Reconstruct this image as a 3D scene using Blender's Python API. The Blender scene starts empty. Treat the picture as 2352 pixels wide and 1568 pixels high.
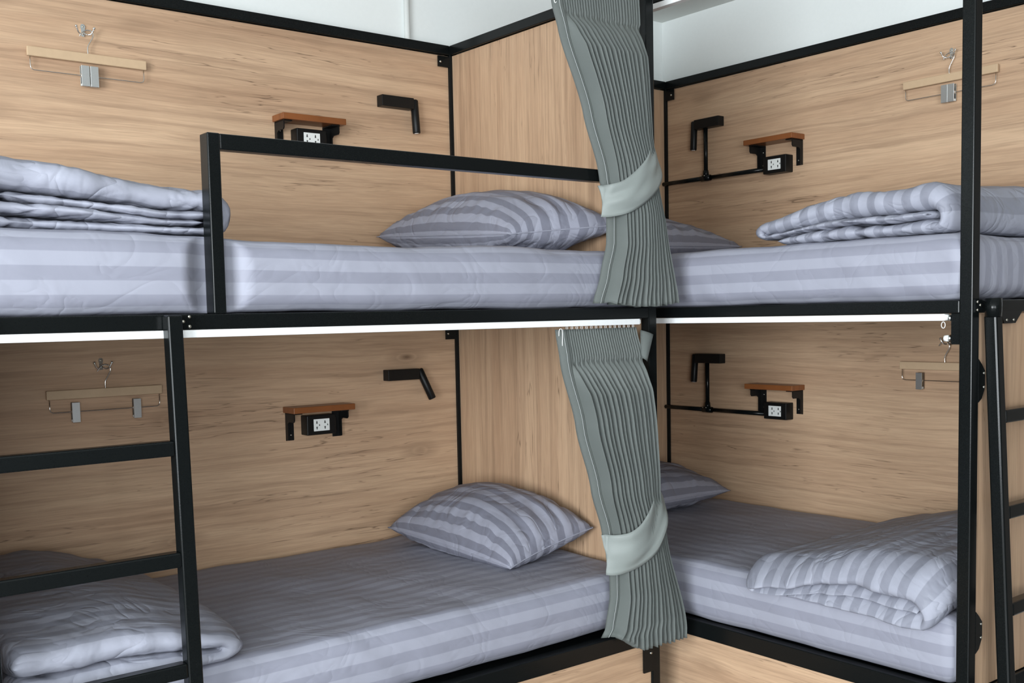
import bpy, bmesh, math, random
from mathutils import Vector, Matrix, noise
random.seed(7)
scn = bpy.context.scene
COL = scn.collection

# ------------------------------------------------------------------ camera
cam_d = bpy.data.cameras.new('camera')
cam_d.sensor_fit = 'HORIZONTAL'
cam_d.sensor_width = 36.0
cam_d.lens = 2443.07 / 2352 * 36.0
cam_d.shift_x = (1176 - 1186.79) / 2352
cam_d.shift_y = (904.19 - 784) / 2352
cam_d.clip_start = 0.05
cam = bpy.data.objects.new('camera', cam_d)
COL.objects.link(cam)
_r = Vector((0.78053577, -0.62478149, -0.02029787))
_u = Vector((0.0616219, 0.04459004, 0.99710304))
_f = Vector((0.62206644, 0.77952538, -0.07330434))
_m = Matrix((( _r.x, _u.x, -_f.x, -2.500632), (_r.y, _u.y, -_f.y, -3.517128), (_r.z, _u.z, -_f.z, 1.441768), (0, 0, 0, 1)))
cam.matrix_world = _m
scn.camera = cam

# ------------------------------------------------------------------ world, light, exposure
world = bpy.data.worlds.new('world')
scn.world = world
world.use_nodes = True
world.node_tree.nodes['Background'].inputs[0].default_value = (0.75, 0.88, 1.0, 1)
world.node_tree.nodes['Background'].inputs[1].default_value = 1.0

def area(name, loc, target, sx, sy, watts, col):
    d = bpy.data.lights.new(name, 'AREA')
    d.shape = 'RECTANGLE'; d.size = sx; d.size_y = sy
    d.energy = watts; d.color = col
    o = bpy.data.objects.new(name, d); COL.objects.link(o)
    o.location = loc
    o.rotation_euler = (Vector(target) - Vector(loc)).to_track_quat('-Z', 'Y').to_euler()
    return o
# daylight entering by the two windows of the room (front wall, left wall)
area('daylight_front_window', (-3.7, -6.12, 1.55), (-3.7, 0, 1.55), 2.6, 1.9, 150, (0.91, 0.965, 1.0))
area('daylight_left_window', (-5.42, -3.7, 1.55), (0, -3.7, 1.55), 2.6, 1.9, 285, (0.91, 0.965, 1.0))

scn.view_settings.view_transform = 'Standard'
scn.view_settings.look = 'None'
scn.view_settings.gamma = 1.0
scn.view_settings.use_curve_mapping = False
scn.view_settings.exposure = 0.33

# ------------------------------------------------------------------ materials
def mat(name):
    m = bpy.data.materials.new(name); m.use_nodes = True
    nt = m.node_tree
    return m, nt, nt.nodes, nt.links, nt.nodes['Principled BSDF']

def plain(name, col, rough=0.5, metal=0.0, bump=0.0, bscale=200.0, var=0.05, coat=0.0, spec=0.5):
    m, nt, N, L, P = mat(name)
    tc = N.new('ShaderNodeTexCoord')
    nz = N.new('ShaderNodeTexNoise'); nz.inputs['Scale'].default_value = bscale; nz.inputs['Detail'].default_value = 3
    L.new(tc.outputs['Object'], nz.inputs['Vector'])
    mx = N.new('ShaderNodeMix'); mx.data_type = 'RGBA'
    mx.inputs[6].default_value = tuple(c * (1 - var) for c in col) + (1,)
    mx.inputs[7].default_value = tuple(min(1, c * (1 + var)) for c in col) + (1,)
    L.new(nz.outputs['Fac'], mx.inputs[0]); L.new(mx.outputs[2], P.inputs['Base Color'])
    P.inputs['Roughness'].default_value = rough
    P.inputs['Metallic'].default_value = metal
    P.inputs['Coat Weight'].default_value = coat
    P.inputs['Specular IOR Level'].default_value = spec
    if bump:
        b = N.new('ShaderNodeBump'); b.inputs['Strength'].default_value = bump; b.inputs['Distance'].default_value = 0.002
        L.new(nz.outputs['Fac'], b.inputs['Height']); L.new(b.outputs['Normal'], P.inputs['Normal'])
    return m

def wood(name, along, across, light, mid, dark, rough=0.48, seed=0.0, knots=True):
    """laminate wood; along / across are axis letters"""
    m, nt, N, L, P = mat(name)
    tc = N.new('ShaderNodeTexCoord'); oi = N.new('ShaderNodeObjectInfo')
    sp = N.new('ShaderNodeSeparateXYZ'); L.new(tc.outputs['Object'], sp.inputs[0])
    rnd = N.new('ShaderNodeMath'); rnd.operation = 'MULTIPLY_ADD'
    rnd.inputs[1].default_value = 37.0; rnd.inputs[2].default_value = seed
    L.new(oi.outputs['Random'], rnd.inputs[0])
    cb = N.new('ShaderNodeCombineXYZ')
    ax = {'x': 0, 'y': 1, 'z': 2}
    L.new(sp.outputs[ax[along]], cb.inputs[0]); L.new(sp.outputs[ax[across]], cb.inputs[1])
    L.new(rnd.outputs[0], cb.inputs[2])
    # gentle waviness of the grain
    def nz(scale, det, vec, rg=0.55, dist=0.0):
        n = N.new('ShaderNodeTexNoise'); n.inputs['Scale'].default_value = scale
        n.inputs['Detail'].default_value = det; n.inputs['Roughness'].default_value = rg
        n.inputs['Distortion'].default_value = dist
        L.new(vec, n.inputs['Vector']); return n
    def mp(sx, sy, vec):
        n = N.new('ShaderNodeVectorMath'); n.operation = 'MULTIPLY'
        n.inputs[1].default_value = (sx, sy, 1); L.new(vec, n.inputs[0]); return n.outputs[0]
    wv = nz(1.0, 3, mp(1.3, 5.0, cb.outputs[0]))
    wofs = N.new('ShaderNodeMath'); wofs.operation = 'MULTIPLY_ADD'
    wofs.inputs[1].default_value = 0.045; wofs.inputs[2].default_value = -0.022
    L.new(wv.outputs['Fac'], wofs.inputs[0])
    cw = N.new('ShaderNodeCombineXYZ'); L.new(wofs.outputs[0], cw.inputs[1])
    add = N.new('ShaderNodeVectorMath'); add.operation = 'ADD'
    L.new(cb.outputs[0], add.inputs[0]); L.new(cw.outputs[0], add.inputs[1])
    V = add.outputs[0]
    broad = nz(1.0, 5, mp(0.5, 6.0, V), 0.66)
    streak = nz(1.0, 6, mp(0.9, 42.0, V), 0.70)
    fine = nz(1.0, 3, mp(9.0, 260.0, V), 0.6)
    r1 = N.new('ShaderNodeValToRGB'); e = r1.color_ramp.elements
    e[0].position = 0.30; e[0].color = mid + (1,)
    e[1].position = 0.68; e[1].color = light + (1,)
    L.new(broad.outputs['Fac'], r1.inputs[0])
    r2 = N.new('ShaderNodeValToRGB'); e = r2.color_ramp.elements
    e[0].position = 0.27; e[0].color = (0.62, 0.62, 0.62, 1)
    e[1].position = 0.53; e[1].color = (0, 0, 0, 1)
    L.new(streak.outputs['Fac'], r2.inputs[0])
    m1 = N.new('ShaderNodeMix'); m1.data_type = 'RGBA'
    m1.inputs[7].default_value = dark + (1,)
    L.new(r2.outputs[0], m1.inputs[0]); L.new(r1.outputs[0], m1.inputs[6])
    # thin dark pores / cracks
    crk = nz(1.0, 3, mp(1.0, 30.0, V), 0.55, 0.3)
    r4 = N.new('ShaderNodeValToRGB'); e = r4.color_ramp.elements
    e[0].position = 0.492; e[0].color = (0, 0, 0, 1)
    e[1].position = 0.50; e[1].color = (0.8, 0.8, 0.8, 1)
    e3 = r4.color_ramp.elements.new(0.508); e3.color = (0, 0, 0, 1)
    L.new(crk.outputs['Fac'], r4.inputs[0])
    msk = nz(1.0, 1, mp(1.3, 4.0, cb.outputs[0]))
    r5 = N.new('ShaderNodeValToRGB'); e = r5.color_ramp.elements
    e[0].position = 0.47; e[0].color = (0, 0, 0, 1); e[1].position = 0.62; e[1].color = (1, 1, 1, 1)
    L.new(msk.outputs['Fac'], r5.inputs[0])
    mm = N.new('ShaderNodeMath'); mm.operation = 'MULTIPLY'
    L.new(r4.outputs[0], mm.inputs[0]); L.new(r5.outputs[0], mm.inputs[1])
    m3 = N.new('ShaderNodeMix'); m3.data_type = 'RGBA'
    m3.inputs[7].default_value = tuple(c * 0.55 for c in dark) + (1,)
    L.new(mm.outputs[0], m3.inputs[0]); L.new(m1.outputs[2], m3.inputs[6])
    out = m3.outputs[2]
    if knots:
        vo = N.new('ShaderNodeTexVoronoi'); vo.inputs['Scale'].default_value = 1.0
        L.new(mp(2.0, 5.2, V), vo.inputs['Vector'])
        r6 = N.new('ShaderNodeValToRGB'); e = r6.color_ramp.elements
        e[0].position = 0.015; e[0].color = (1, 1, 1, 1); e[1].position = 0.22; e[1].color = (0, 0, 0, 1)
        e3 = r6.color_ramp.elements.new(0.05); e3.color = (0.55, 0.55, 0.55, 1)
        e4 = r6.color_ramp.elements.new(0.085); e4.color = (0.20, 0.20, 0.20, 1)
        e5 = r6.color_ramp.elements.new(0.105); e5.color = (0.36, 0.36, 0.36, 1)
        L.new(vo.outputs['Distance'], r6.inputs[0])
        m4 = N.new('ShaderNodeMix'); m4.data_type = 'RGBA'
        m4.inputs[7].default_value = tuple(c * 0.7 for c in dark) + (1,)
        kk = N.new('ShaderNodeMath'); kk.operation = 'MULTIPLY'; kk.use_clamp = True
        sc_ = N.new('ShaderNodeSeparateColor'); L.new(vo.outputs['Color'], sc_.inputs[0])
        gt = N.new('ShaderNodeMath'); gt.operation = 'GREATER_THAN'; gt.inputs[1].default_value = 0.52
        L.new(sc_.outputs[0], gt.inputs[0])
        k0 = N.new('ShaderNodeMath'); k0.operation = 'MULTIPLY'
        L.new(streak.outputs['Fac'], k0.inputs[0]); L.new(gt.outputs[0], k0.inputs[1])
        k1 = N.new('ShaderNodeMath'); k1.operation = 'MULTIPLY'; k1.inputs[1].default_value = 1.5
        L.new(k0.outputs[0], k1.inputs[0])
        L.new(r6.outputs[0], kk.inputs[0]); L.new(k1.outputs[0], kk.inputs[1])
        L.new(kk.outputs[0], m4.inputs[0]); L.new(out, m4.inputs[6]); out = m4.outputs[2]
    r3 = N.new('ShaderNodeMath'); r3.operation = 'MULTIPLY_ADD'
    r3.inputs[1].default_value = 0.50; r3.inputs[2].default_value = 0.75
    L.new(fine.outputs['Fac'], r3.inputs[0])
    hs = N.new('ShaderNodeVectorMath'); hs.operation = 'SCALE'
    L.new(out, hs.inputs[0]); L.new(r3.outputs[0], hs.inputs['Scale'])
    L.new(hs.outputs[0], P.inputs['Base Color'])
    P.inputs['Roughness'].default_value = rough
    P.inputs['Specular IOR Level'].default_value = 0.35
    b = N.new('ShaderNodeBump'); b.inputs['Strength'].default_value = 0.12; b.inputs['Distance'].default_value = 0.001
    L.new(fine.outputs['Fac'], b.inputs['Height']); L.new(b.outputs['Normal'], P.inputs['Normal'])
    return m

def fabric(name, lightc, darkc, period=0.0612, wr=0.35):
    """satin stripe cotton: stripes follow uv.y in metres"""
    m, nt, N, L, P = mat(name)
    uv = N.new('ShaderNodeUVMap'); uv.uv_map = 'stripe'
    sp = N.new('ShaderNodeSeparateXYZ'); L.new(uv.outputs[0], sp.inputs[0])
    dv = N.new('ShaderNodeMath'); dv.operation = 'MULTIPLY'; dv.inputs[1].default_value = 1.0 / period
    L.new(sp.outputs[1], dv.inputs[0])
    fr = N.new('ShaderNodeMath'); fr.operation = 'PINGPONG'; fr.inputs[1].default_value = 0.5
    L.new(dv.outputs[0], fr.inputs[0])
    rp = N.new('ShaderNodeMapRange'); rp.inputs['From Min'].default_value = 0.235; rp.inputs['From Max'].default_value = 0.265
    L.new(fr.outputs[0], rp.inputs['Value'])
    mx = N.new('ShaderNodeMix'); mx.data_type = 'RGBA'
    mx.inputs[6].default_value = lightc + (1,); mx.inputs[7].default_value = darkc + (1,)
    L.new(rp.outputs[0], mx.inputs[0]); L.new(mx.outputs[2], P.inputs['Base Color'])
    rr = N.new('ShaderNodeMapRange'); rr.inputs['To Min'].default_value = 0.65; rr.inputs['To Max'].default_value = 0.5
    L.new(rp.outputs[0], rr.inputs['Value']); L.new(rr.outputs[0], P.inputs['Roughness'])
    P.inputs['Specular IOR Level'].default_value = 0.28
    tc = N.new('ShaderNodeTexCoord')
    n1 = N.new('ShaderNodeTexNoise'); n1.inputs['Scale'].default_value = 9; n1.inputs['Detail'].default_value = 4
    n1.inputs['Distortion'].default_value = 1.2
    L.new(tc.outputs['Object'], n1.inputs['Vector'])
    b = N.new('ShaderNodeBump'); b.inputs['Strength'].default_value = wr; b.inputs['Distance'].default_value = 0.012
    n2 = N.new('ShaderNodeTexNoise'); n2.inputs['Scale'].default_value = 5.5; n2.inputs['Detail'].default_value = 2
    n2.inputs['Distortion'].default_value = 1.6
    L.new(tc.outputs['Object'], n2.inputs['Vector'])
    def M_(op, a, v=None, b2=None):
        q = N.new('ShaderNodeMath'); q.operation = op; L.new(a, q.inputs[0])
        if v is not None: q.inputs[1].default_value = v
        if b2 is not None: L.new(b2, q.inputs[1])
        return q.outputs[0]
    c1 = M_('ABSOLUTE', M_('SUBTRACT', n2.outputs['Fac'], 0.5))
    c2 = M_('MULTIPLY', c1, -7.0); c2 = M_('ADD', c2, 1.0); c2 = M_('MAXIMUM', c2, 0.0)
    c2 = M_('POWER', c2, 2.0)
    hgt = M_('SUBTRACT', n1.outputs['Fac'], None, M_('MULTIPLY', c2, 0.55))
    L.new(hgt, b.inputs['Height']); L.new(b.outputs['Normal'], P.inputs['Normal'])
    return m

WL, WM, WD = (0.585, 0.402, 0.262), (0.430, 0.272, 0.170), (0.235, 0.140, 0.085)
M = {}
M['wood_x'] = wood('laminate wood grain along x', 'x', 'z', WL, WM, WD, seed=1.3)
M['wood_y'] = wood('laminate wood grain along y', 'y', 'z', WL, WM, WD, seed=5.1)
M['wood_zy'] = wood('laminate wood upright grain end', 'z', 'y', WL, WM, WD, seed=8.7, knots=False)
M['wood_zx'] = wood('laminate wood upright grain head', 'z', 'x', WL, WM, WD, seed=3.9, knots=False)
M['shelf'] = wood('red brown shelf wood', 'x', 'y', (0.27, 0.095, 0.030), (0.19, 0.062, 0.020), (0.10, 0.034, 0.013), rough=0.35, knots=False)
M['shelf_y'] = wood('red brown shelf wood turned', 'y', 'x', (0.27, 0.095, 0.030), (0.19, 0.062, 0.020), (0.10, 0.034, 0.013), rough=0.35, knots=False)
M['black'] = plain('black gloss painted steel', (0.0050, 0.0062, 0.0064), 0.20, 0.0, 0.06, 400, 0.2, spec=0.20)
M['blackm'] = plain('black matt plastic', (0.006, 0.006, 0.006), 0.42, 0.0, 0.1, 300, 0.2, spec=0.25)
M['hanger'] = plain('pale tan hanger wood', (0.53, 0.375, 0.235), 0.55, 0, 0.05, 60, 0.06)
M['chrome'] = plain('chrome', (0.80, 0.82, 0.82), 0.12, 1.0, 0.0)
M['clip'] = plain('satin steel clip', (0.78, 0.80, 0.80), 0.38, 1.0, 0.0)
M['steel'] = plain('brushed zinc bolt', (0.62, 0.60, 0.52), 0.3, 1.0, 0.0)
M['white_plastic'] = plain('white plastic', (0.80, 0.82, 0.80), 0.35)
M['dark_slot'] = plain('dark socket slot', (0.03, 0.03, 0.03), 0.6)
M['track'] = plain('white painted aluminium', (0.88, 0.90, 0.90), 0.3)
M['wall'] = plain('white wall paint', (0.86, 0.895, 0.885), 0.7, 0, 0.05, 90, 0.02)
M['ceil'] = plain('white ceiling paint', (0.74, 0.76, 0.73), 0.8, 0, 0.05, 90, 0.02)
M['far'] = plain('brown far wall', (0.11, 0.09, 0.075), 0.6, 0, 0.05, 30, 0.05)  # dark tone for unseen walls, chosen to hold down bounce and reflections
M['floor'] = plain('grey vinyl floor', (0.12, 0.11, 0.105), 0.4, 0, 0.05, 20, 0.1)
M['sheet'] = fabric('grey striped satin sheet', (0.315, 0.322, 0.385), (0.252, 0.257, 0.314), wr=0.13)
M['duvet'] = fabric('grey striped satin duvet cover', (0.325, 0.335, 0.400), (0.240, 0.248, 0.300), wr=0.34)
M['pillow'] = fabric('grey striped satin pillow cover', (0.285, 0.290, 0.350), (0.175, 0.178, 0.222), wr=0.35)
M['curtain'] = plain('grey green curtain cloth', (0.238, 0.264, 0.253), 0.6, 0, 0.12, 900, 0.08)
M['thread'] = plain('pale stitching thread', (0.55, 0.58, 0.58), 0.7)
M['lens'] = plain('lamp lens', (0.8, 0.8, 0.8), 0.1)
M['glass'] = plain('window frame paint', (0.7, 0.7, 0.7), 0.4)

# ------------------------------------------------------------------ helpers
def empty(name, loc, label=None, cat=None, group=None):
    o = bpy.data.objects.new(name, None); COL.objects.link(o)
    o.location = loc; o.empty_display_size = 0.05
    if label: o['label'] = label; o['category'] = cat
    if group: o['group'] = group
    return o

def tag(o, label, cat, group=None):
    o['label'] = label; o['category'] = cat
    if group: o['group'] = group
    return o

def abs_loc(o):
    v = Vector((0, 0, 0))
    while o is not None:
        v += o.location; o = o.parent
    return v

def finish(name, bm, material, parent=None, smooth=False, origin=None):
    """bm holds WORLD coordinates; object origin is put at the mesh's base (or given point)"""
    bm.normal_update()
    if origin is None:
        xs = [v.co for v in bm.verts]
        mn = Vector((min(v.x for v in xs), min(v.y for v in xs), min(v.z for v in xs)))
        mx = Vector((max(v.x for v in xs), max(v.y for v in xs), max(v.z for v in xs)))
        origin = Vector(((mn.x + mx.x) / 2, (mn.y + mx.y) / 2, mn.z))
    origin = Vector(origin)
    for v in bm.verts: v.co -= origin
    me = bpy.data.meshes.new(name); bm.to_mesh(me); bm.free()
    me.materials.append(material)
    if smooth:
        for p in me.polygons: p.use_smooth = True
    o = bpy.data.objects.new(name, me); COL.objects.link(o)
    if parent is not None:
        o.parent = parent; o.location = origin - abs_loc(parent)
    else:
        o.location = origin
    return o

def add_box(bm, a, b, bev=0.0, seg=2, mtx=None):
    r = bmesh.ops.create_cube(bm, size=1.0)
    vs = r['verts']
    a = Vector(a); b = Vector(b); c = (a + b) / 2; d = b - a
    for v in vs: v.co = Vector((v.co.x * d.x, v.co.y * d.y, v.co.z * d.z)) + c
    if bev > 0:
        es = list({e for v in vs for e in v.link_edges})
        r2 = bmesh.ops.bevel(bm, geom=es, offset=bev, segments=seg, affect='EDGES', profile=0.5)
        vs = list({v for f in r2['faces'] for v in f.verts} | {v for v in vs if v.is_valid})
    if mtx is not None:
        for v in vs: v.co = mtx @ v.co
    return vs

def box(name, a, b, material, parent=None, bev=0.003, seg=2, mtx=None):
    bm = bmesh.new(); add_box(bm, a, b, bev, seg, mtx)
    return finish(name, bm, material, parent)

def add_tube(bm, pts, r, seg=10, caps=True, closed=False):
    pts = [Vector(p) for p in pts]
    rings = []; n = len(pts)
    up = Vector((0, 0, 1)); prev = None
    for i, p in enumerate(pts):
        if closed: t = pts[(i + 1) % n] - pts[i - 1]
        else: t = pts[min(i + 1, n - 1)] - pts[max(i - 1, 0)]
        t.normalize()
        if prev is None:
            a = t.cross(up)
            if a.length < 1e-3: a = t.cross(Vector((1, 0, 0)))
        else:
            a = prev - t * prev.dot(t)
        a.normalize(); prev = a; b = t.cross(a)
        rr = r[i] if isinstance(r, (list, tuple)) else r
        rings.append([bm.verts.new(p + a * rr * math.cos(2 * math.pi * k / seg) + b * rr * math.sin(2 * math.pi * k / seg)) for k in range(seg)])
    for i in range(n if closed else n - 1):
        A = rings[i]; B = rings[(i + 1) % n]
        for k in range(seg):
            bm.faces.new((A[k], A[(k + 1) % seg], B[(k + 1) % seg], B[k]))
    if caps and not closed:
        bm.faces.new(rings[0][::-1]); bm.faces.new(rings[-1])
    bmesh.ops.recalc_face_normals(bm, faces=bm.faces)

def tube(name, pts, r, material, parent=None, seg=10, smooth=True):
    bm = bmesh.new(); add_tube(bm, pts, r, seg)
    o = finish(name, bm, material, parent, smooth)
    return o

def smooth_path(pts, n=8):
    """Catmull-Rom"""
    P = [Vector(p) for p in pts]; P = [P[0] * 2 - P[1]] + P + [P[-1] * 2 - P[-2]]
    out = []
    for i in range(1, len(P) - 2):
        for k in range(n):
            t = k / n
            a, b, c, d = P[i - 1], P[i], P[i + 1], P[i + 2]
            out.append(0.5 * ((2 * b) + (c - a) * t + (2 * a - 5 * b + 4 * c - d) * t * t + (3 * b - a - 3 * c + d) * t ** 3))
    out.append(P[-2]); return out

def bolt(p, axis, parent, r=0.0045, h=0.003, name='bolt', m='steel'):
    """dome headed bolt; axis: '-y', '-x' outward direction"""
    d = {'-y': Vector((0, -1, 0)), '-x': Vector((-1, 0, 0)), '-z': Vector((0, 0, -1))}[axis]
    p = Vector(p)
    bm = bmesh.new()
    add_tube(bm, [p, p + d * h * 0.5, p + d * h], [r, r * 0.95, r * 0.45], 10)
    return finish(name, bm, M[m], parent, True)

def plate_poly(name, pts2, axis, v0, v1, material, parent, bev=0.0):
    """prism from a 2-D outline. axis 'y': pts are (x,z); axis 'x': pts are (y,z)"""
    bm = bmesh.new()
    def P(q, v): return (q[0], v, q[1]) if axis == 'y' else ((v, q[0], q[1]) if axis == 'x' else (q[0], q[1], v))
    a = [bm.verts.new(P(q, v0)) for q in pts2]; b = [bm.verts.new(P(q, v1)) for q in pts2]
    bm.faces.new(a); bm.faces.new(b[::-1])
    n = len(pts2)
    for i in range(n): bm.faces.new((a[i], b[i], b[(i + 1) % n], a[(i + 1) % n]))
    bmesh.ops.recalc_face_normals(bm, faces=bm.faces)
    return finish(name, bm, material, parent)

def ramp(x, a, b):
    t = min(1.0, max(0.0, (x - a) / (b - a))); return t * t * (3 - 2 * t)

def struct(o):
    o['kind'] = 'structure'; return o

# ------------------------------------------------------------------ the room
XR, YB, XL, YF, ZC = 1.275, 0.055, -5.5, -6.2, 2.808
struct(box('floor', (XL, YF, -0.06), (XR + 0.1, YB + 0.1, 0), M['floor'], bev=0))
struct(box('ceiling', (XL, YF, ZC), (XR + 0.1, YB + 0.1, ZC + 0.08), M['ceil'], bev=0))
struct(box('wall_back', (XL, YB, 0), (XR + 0.1, YB + 0.1, ZC), M['wall'], bev=0))
struct(box('wall_right', (XR, -2.35, 0), (XR + 0.1, YB, ZC), M['wall'], bev=0))
struct(box('wall_unseen_dark', (XR, YF, 0), (XR + 0.1, -2.35, ZC), M['far'], bev=0))  # unseen stretch, made dark brown so the black steel reflects dark
def wall_with_window(name, wname, axis, v0, v1, e0, e1, w0, w1, z0, z1):
    bm = bmesh.new()
    def B(a0, a1, za, zb):
        if axis == 'y': add_box(bm, (a0, v0, za), (a1, v1, zb))
        else: add_box(bm, (v0, a0, za), (v1, a1, zb))
    B(e0, w0, 0, ZC); B(w1, e1, 0, ZC); B(w0, w1, 0, z0); B(w0, w1, z1, ZC)
    struct(finish(name, bm, M['far']))
    bm = bmesh.new(); f = 0.05
    def F(a0, a1, za, zb):
        c = (v0 + v1) / 2
        if axis == 'y': add_box(bm, (a0, c - .03, za), (a1, c + .03, zb), 0.004)
        else: add_box(bm, (c - .03, a0, za), (c + .03, a1, zb), 0.004)
    F(w0, w0 + f, z0, z1); F(w1 - f, w1, z0, z1); F(w0 + f, w1 - f, z0, z0 + f); F(w0 + f, w1 - f, z1 - f, z1)
    F((w0 + w1) / 2 - .025, (w0 + w1) / 2 + .025, z0 + f, z1 - f)
    struct(finish(wname, bm, M['glass']))
wall_with_window('wall_front', 'window_1', 'y', YF - 0.1, YF, XL, XR + 0.1, -5.05, -2.35, 0.55, 2.55)
wall_with_window('wall_left', 'window_2', 'x', XL - 0.1, XL, YF, YB + 0.1, -5.05, -2.35, 0.55, 2.55)

# white conduit on the back wall above the left bunk
e = empty('wall_conduit', (-0.165, YB - 0.012, 2.52), 'thin white conduit pipe running up the white wall above the corner', 'pipe')
tube('pipe', [(-0.168, YB - 0.012, 1.2), (-0.168, YB - 0.012, ZC)], 0.0115, M['white_plastic'], e, 12)
bm = bmesh.new(); add_box(bm, (-0.187, YB - 0.026, 2.688), (-0.149, YB, 2.708), 0.003)
finish('pipe_clip', bm, M['white_plastic'], e)
tube('side_pipe', [(-0.186, YB - 0.010, 2.700), (-0.186, YB - 0.010, ZC)], 0.007, M['white_plastic'], e, 10)

# ------------------------------------------------------------------ bunk beds
T = 0.0363
ZT, ZTB = 2.514, 2.4775
ZR, ZRB = 1.461, 1.424
ZL, ZLB = 0.402, 0.347
bk = M['black']

def angle_plate(parent, axis, rect, v, boltp):
    """small corner plate with one bolt; axis 'y' or 'x' plane"""
    (a0, z0), (a1, z1) = rect
    pl = plate_poly('corner_plate', [(a0, z0), (a1, z0), (a1, z1), (a0, z1)], axis, v, v + (-0.006), bk, parent)
    bolt(((boltp[0], v - 0.006, boltp[1]) if axis == 'y' else (v - 0.006, boltp[0], boltp[1])), '-' + axis, pl, 0.005, 0.004)
    return pl

# ---- left bunk: x -2.03 .. 0.036, y -1.08 .. 0.036
lb = empty('bunk_bed', (-1.0, -0.52, 0), 'black steel bunk bed with wood panels and a guard rail, its long side facing us', 'bunk bed', 'steel and wood bunk beds')
X0, X1, Y0, Y1 = -2.030, T, -1.08, T
for (x, y) in ((X0, Y0), (X0, Y1 - T), (X1 - T, Y0), (X1 - T, Y1 - T)):
    box('post', (x, y, 0), (x + T, y + T, ZT - 0.0005), bk, lb)
xa, xb = X0 + T, X1 - T
ya, yb = Y0 + T, Y1 - T
for z0, z1 in ((ZTB, ZT), (ZRB, ZR), (ZLB, ZL)):
    box('long_rail', (xa, 0, z0), (xb, T, z1), bk, lb)
    box('long_rail', (xa, Y0, z0), (xb, Y0 + T, z1), bk, lb)
    box('end_rail', (0, ya, z0), (T, yb, z1), bk, lb)
    box('end_rail', (X0, ya, z0), (X0 + T, yb, z1), bk, lb)
for z0, z1 in ((ZR, ZTB), (ZL, ZRB)):
    box('back_panel', (xa, 0.012, z0 + 0.003), (xb, 0.024, z1 - 0.003), M['wood_x'], lb, 0.0008, 1)
    box('head_panel', (0.012, ya, z0 + 0.003), (0.024, yb, z1 - 0.003), M['wood_zy'], lb, 0.0008, 1)
box('foot_panel', (X0 + .012, ya, ZL + .003), (X0 + .024, yb, ZRB - .003), M['wood_zy'], lb, 0.0008, 1)
box('storage_panel', (xa, Y0 + .008, 0.02), (xb, Y0 + .020, ZLB - 0.002), M['wood_x'], lb, 0.0008, 1)
for z in (ZRB + 0.010, ZLB + 0.030):
    box('bed_base', (xa, ya, z), (xb, yb, z + 0.018), M['black'], lb, 0.001, 1)
# guard rail
box('guard_post', (-1.4735, Y0, ZR), (-1.4415, Y0 + 0.046, 1.8885), bk, lb, 0.003)
box('guard_rail', (-1.4415, Y0 + 0.002, 1.8505), (0.0, Y0 + T, 1.888), bk, lb, 0.003)
# plates
angle_plate(lb, 'y', ((-0.055, 2.428), (0.0, 2.470)), 0.006, (-0.045, 2.447))
angle_plate(lb, 'y', ((-0.050, 1.352), (0.0, 1.400)), 0.006, (-0.040, 1.375))
angle_plate(lb, 'y', ((-0.044, 0.255), (0.0, 0.347)), Y0 + 0.002, (-0.012, 0.318))
jp = plate_poly('joint_plate', [(-1.562, 1.427), (-1.524, 1.427), (-1.524, 1.458), (-1.562, 1.458)], 'y', Y0, Y0 - 0.002, bk, lb)
for p in ((-1.536, 1.4545), (-1.551, 1.4435), (-1.536, 1.432)):
    bolt((p[0], Y0 - 0.002, p[1]), '-y', jp, 0.0042, 0.003)

# ---- right bunk: x 0.161 .. 1.248, y -2.09 .. 0.013
rb = empty('bunk_bed', (0.7, -1.04, 0), 'black steel bunk bed with wood panels seen from its foot end, right of the curtains', 'bunk bed', 'steel and wood bunk beds')
RX0, RX1, RY0, RY1 = 0.161, 1.2487, -2.0905, 0.0135
for (x, y) in ((RX0, RY0), (RX0, RY1 - T), (RX1 - T, RY0), (RX1 - T, RY1 - T)):
    box('post', (x, y, 0), (x + T, y + T, ZT - 0.0005), bk, rb)
xa, xb = RX0 + T, RX1 - T
ya, yb = RY0 + T, RY1 - T
for z0, z1 in ((ZTB, ZT), (ZRB, ZR - 0.002), (ZLB, ZL)):
    box('long_rail', (RX0, ya, z0), (RX0 + T, yb, z1), bk, rb)
    box('long_rail', (xb, ya, z0), (RX1, yb, z1), bk, rb)
    box('end_rail', (xa, RY0, z0), (xb, RY0 + T, z1), bk, rb)
    box('end_rail', (xa, yb, z0), (xb, RY1, z1), bk, rb)
for z0, z1 in ((ZR, ZTB), (ZL, ZRB)):
    box('back_panel', (xb + .012, ya, z0 + .003), (xb + .024, yb, z1 - .003), M['wood_y'], rb, 0.0008, 1)
    box('head_panel', (xa, yb + .012, z0 + .003), (xb, yb + .024, z1 - .003), M['wood_zx'], rb, 0.0008, 1)
box('foot_panel', (xa, RY0 + .012, ZL + .003), (xb, RY0 + .024, ZRB - .003), M['wood_zx'], rb, 0.0008, 1)
box('storage_panel', (RX0 + .008, ya, 0.02), (RX0 + .020, yb, ZLB - .002), M['wood_y'], rb, 0.0008, 1)
box('storage_panel', (xa, RY0 + .008, 0.02), (xb, RY0 + .020, ZLB - .002), M['wood_zx'], rb, 0.0008, 1)
for z in (ZRB + 0.010, ZLB + 0.030):
    box('bed_base', (xa, ya, z), (xb, yb, z + 0.018), M['black'], rb, 0.001, 1)
angle_plate(rb, 'x', ((-0.023, 2.424), (-0.072, 2.473)), xb + .006, (-0.058, 2.446))
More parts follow.
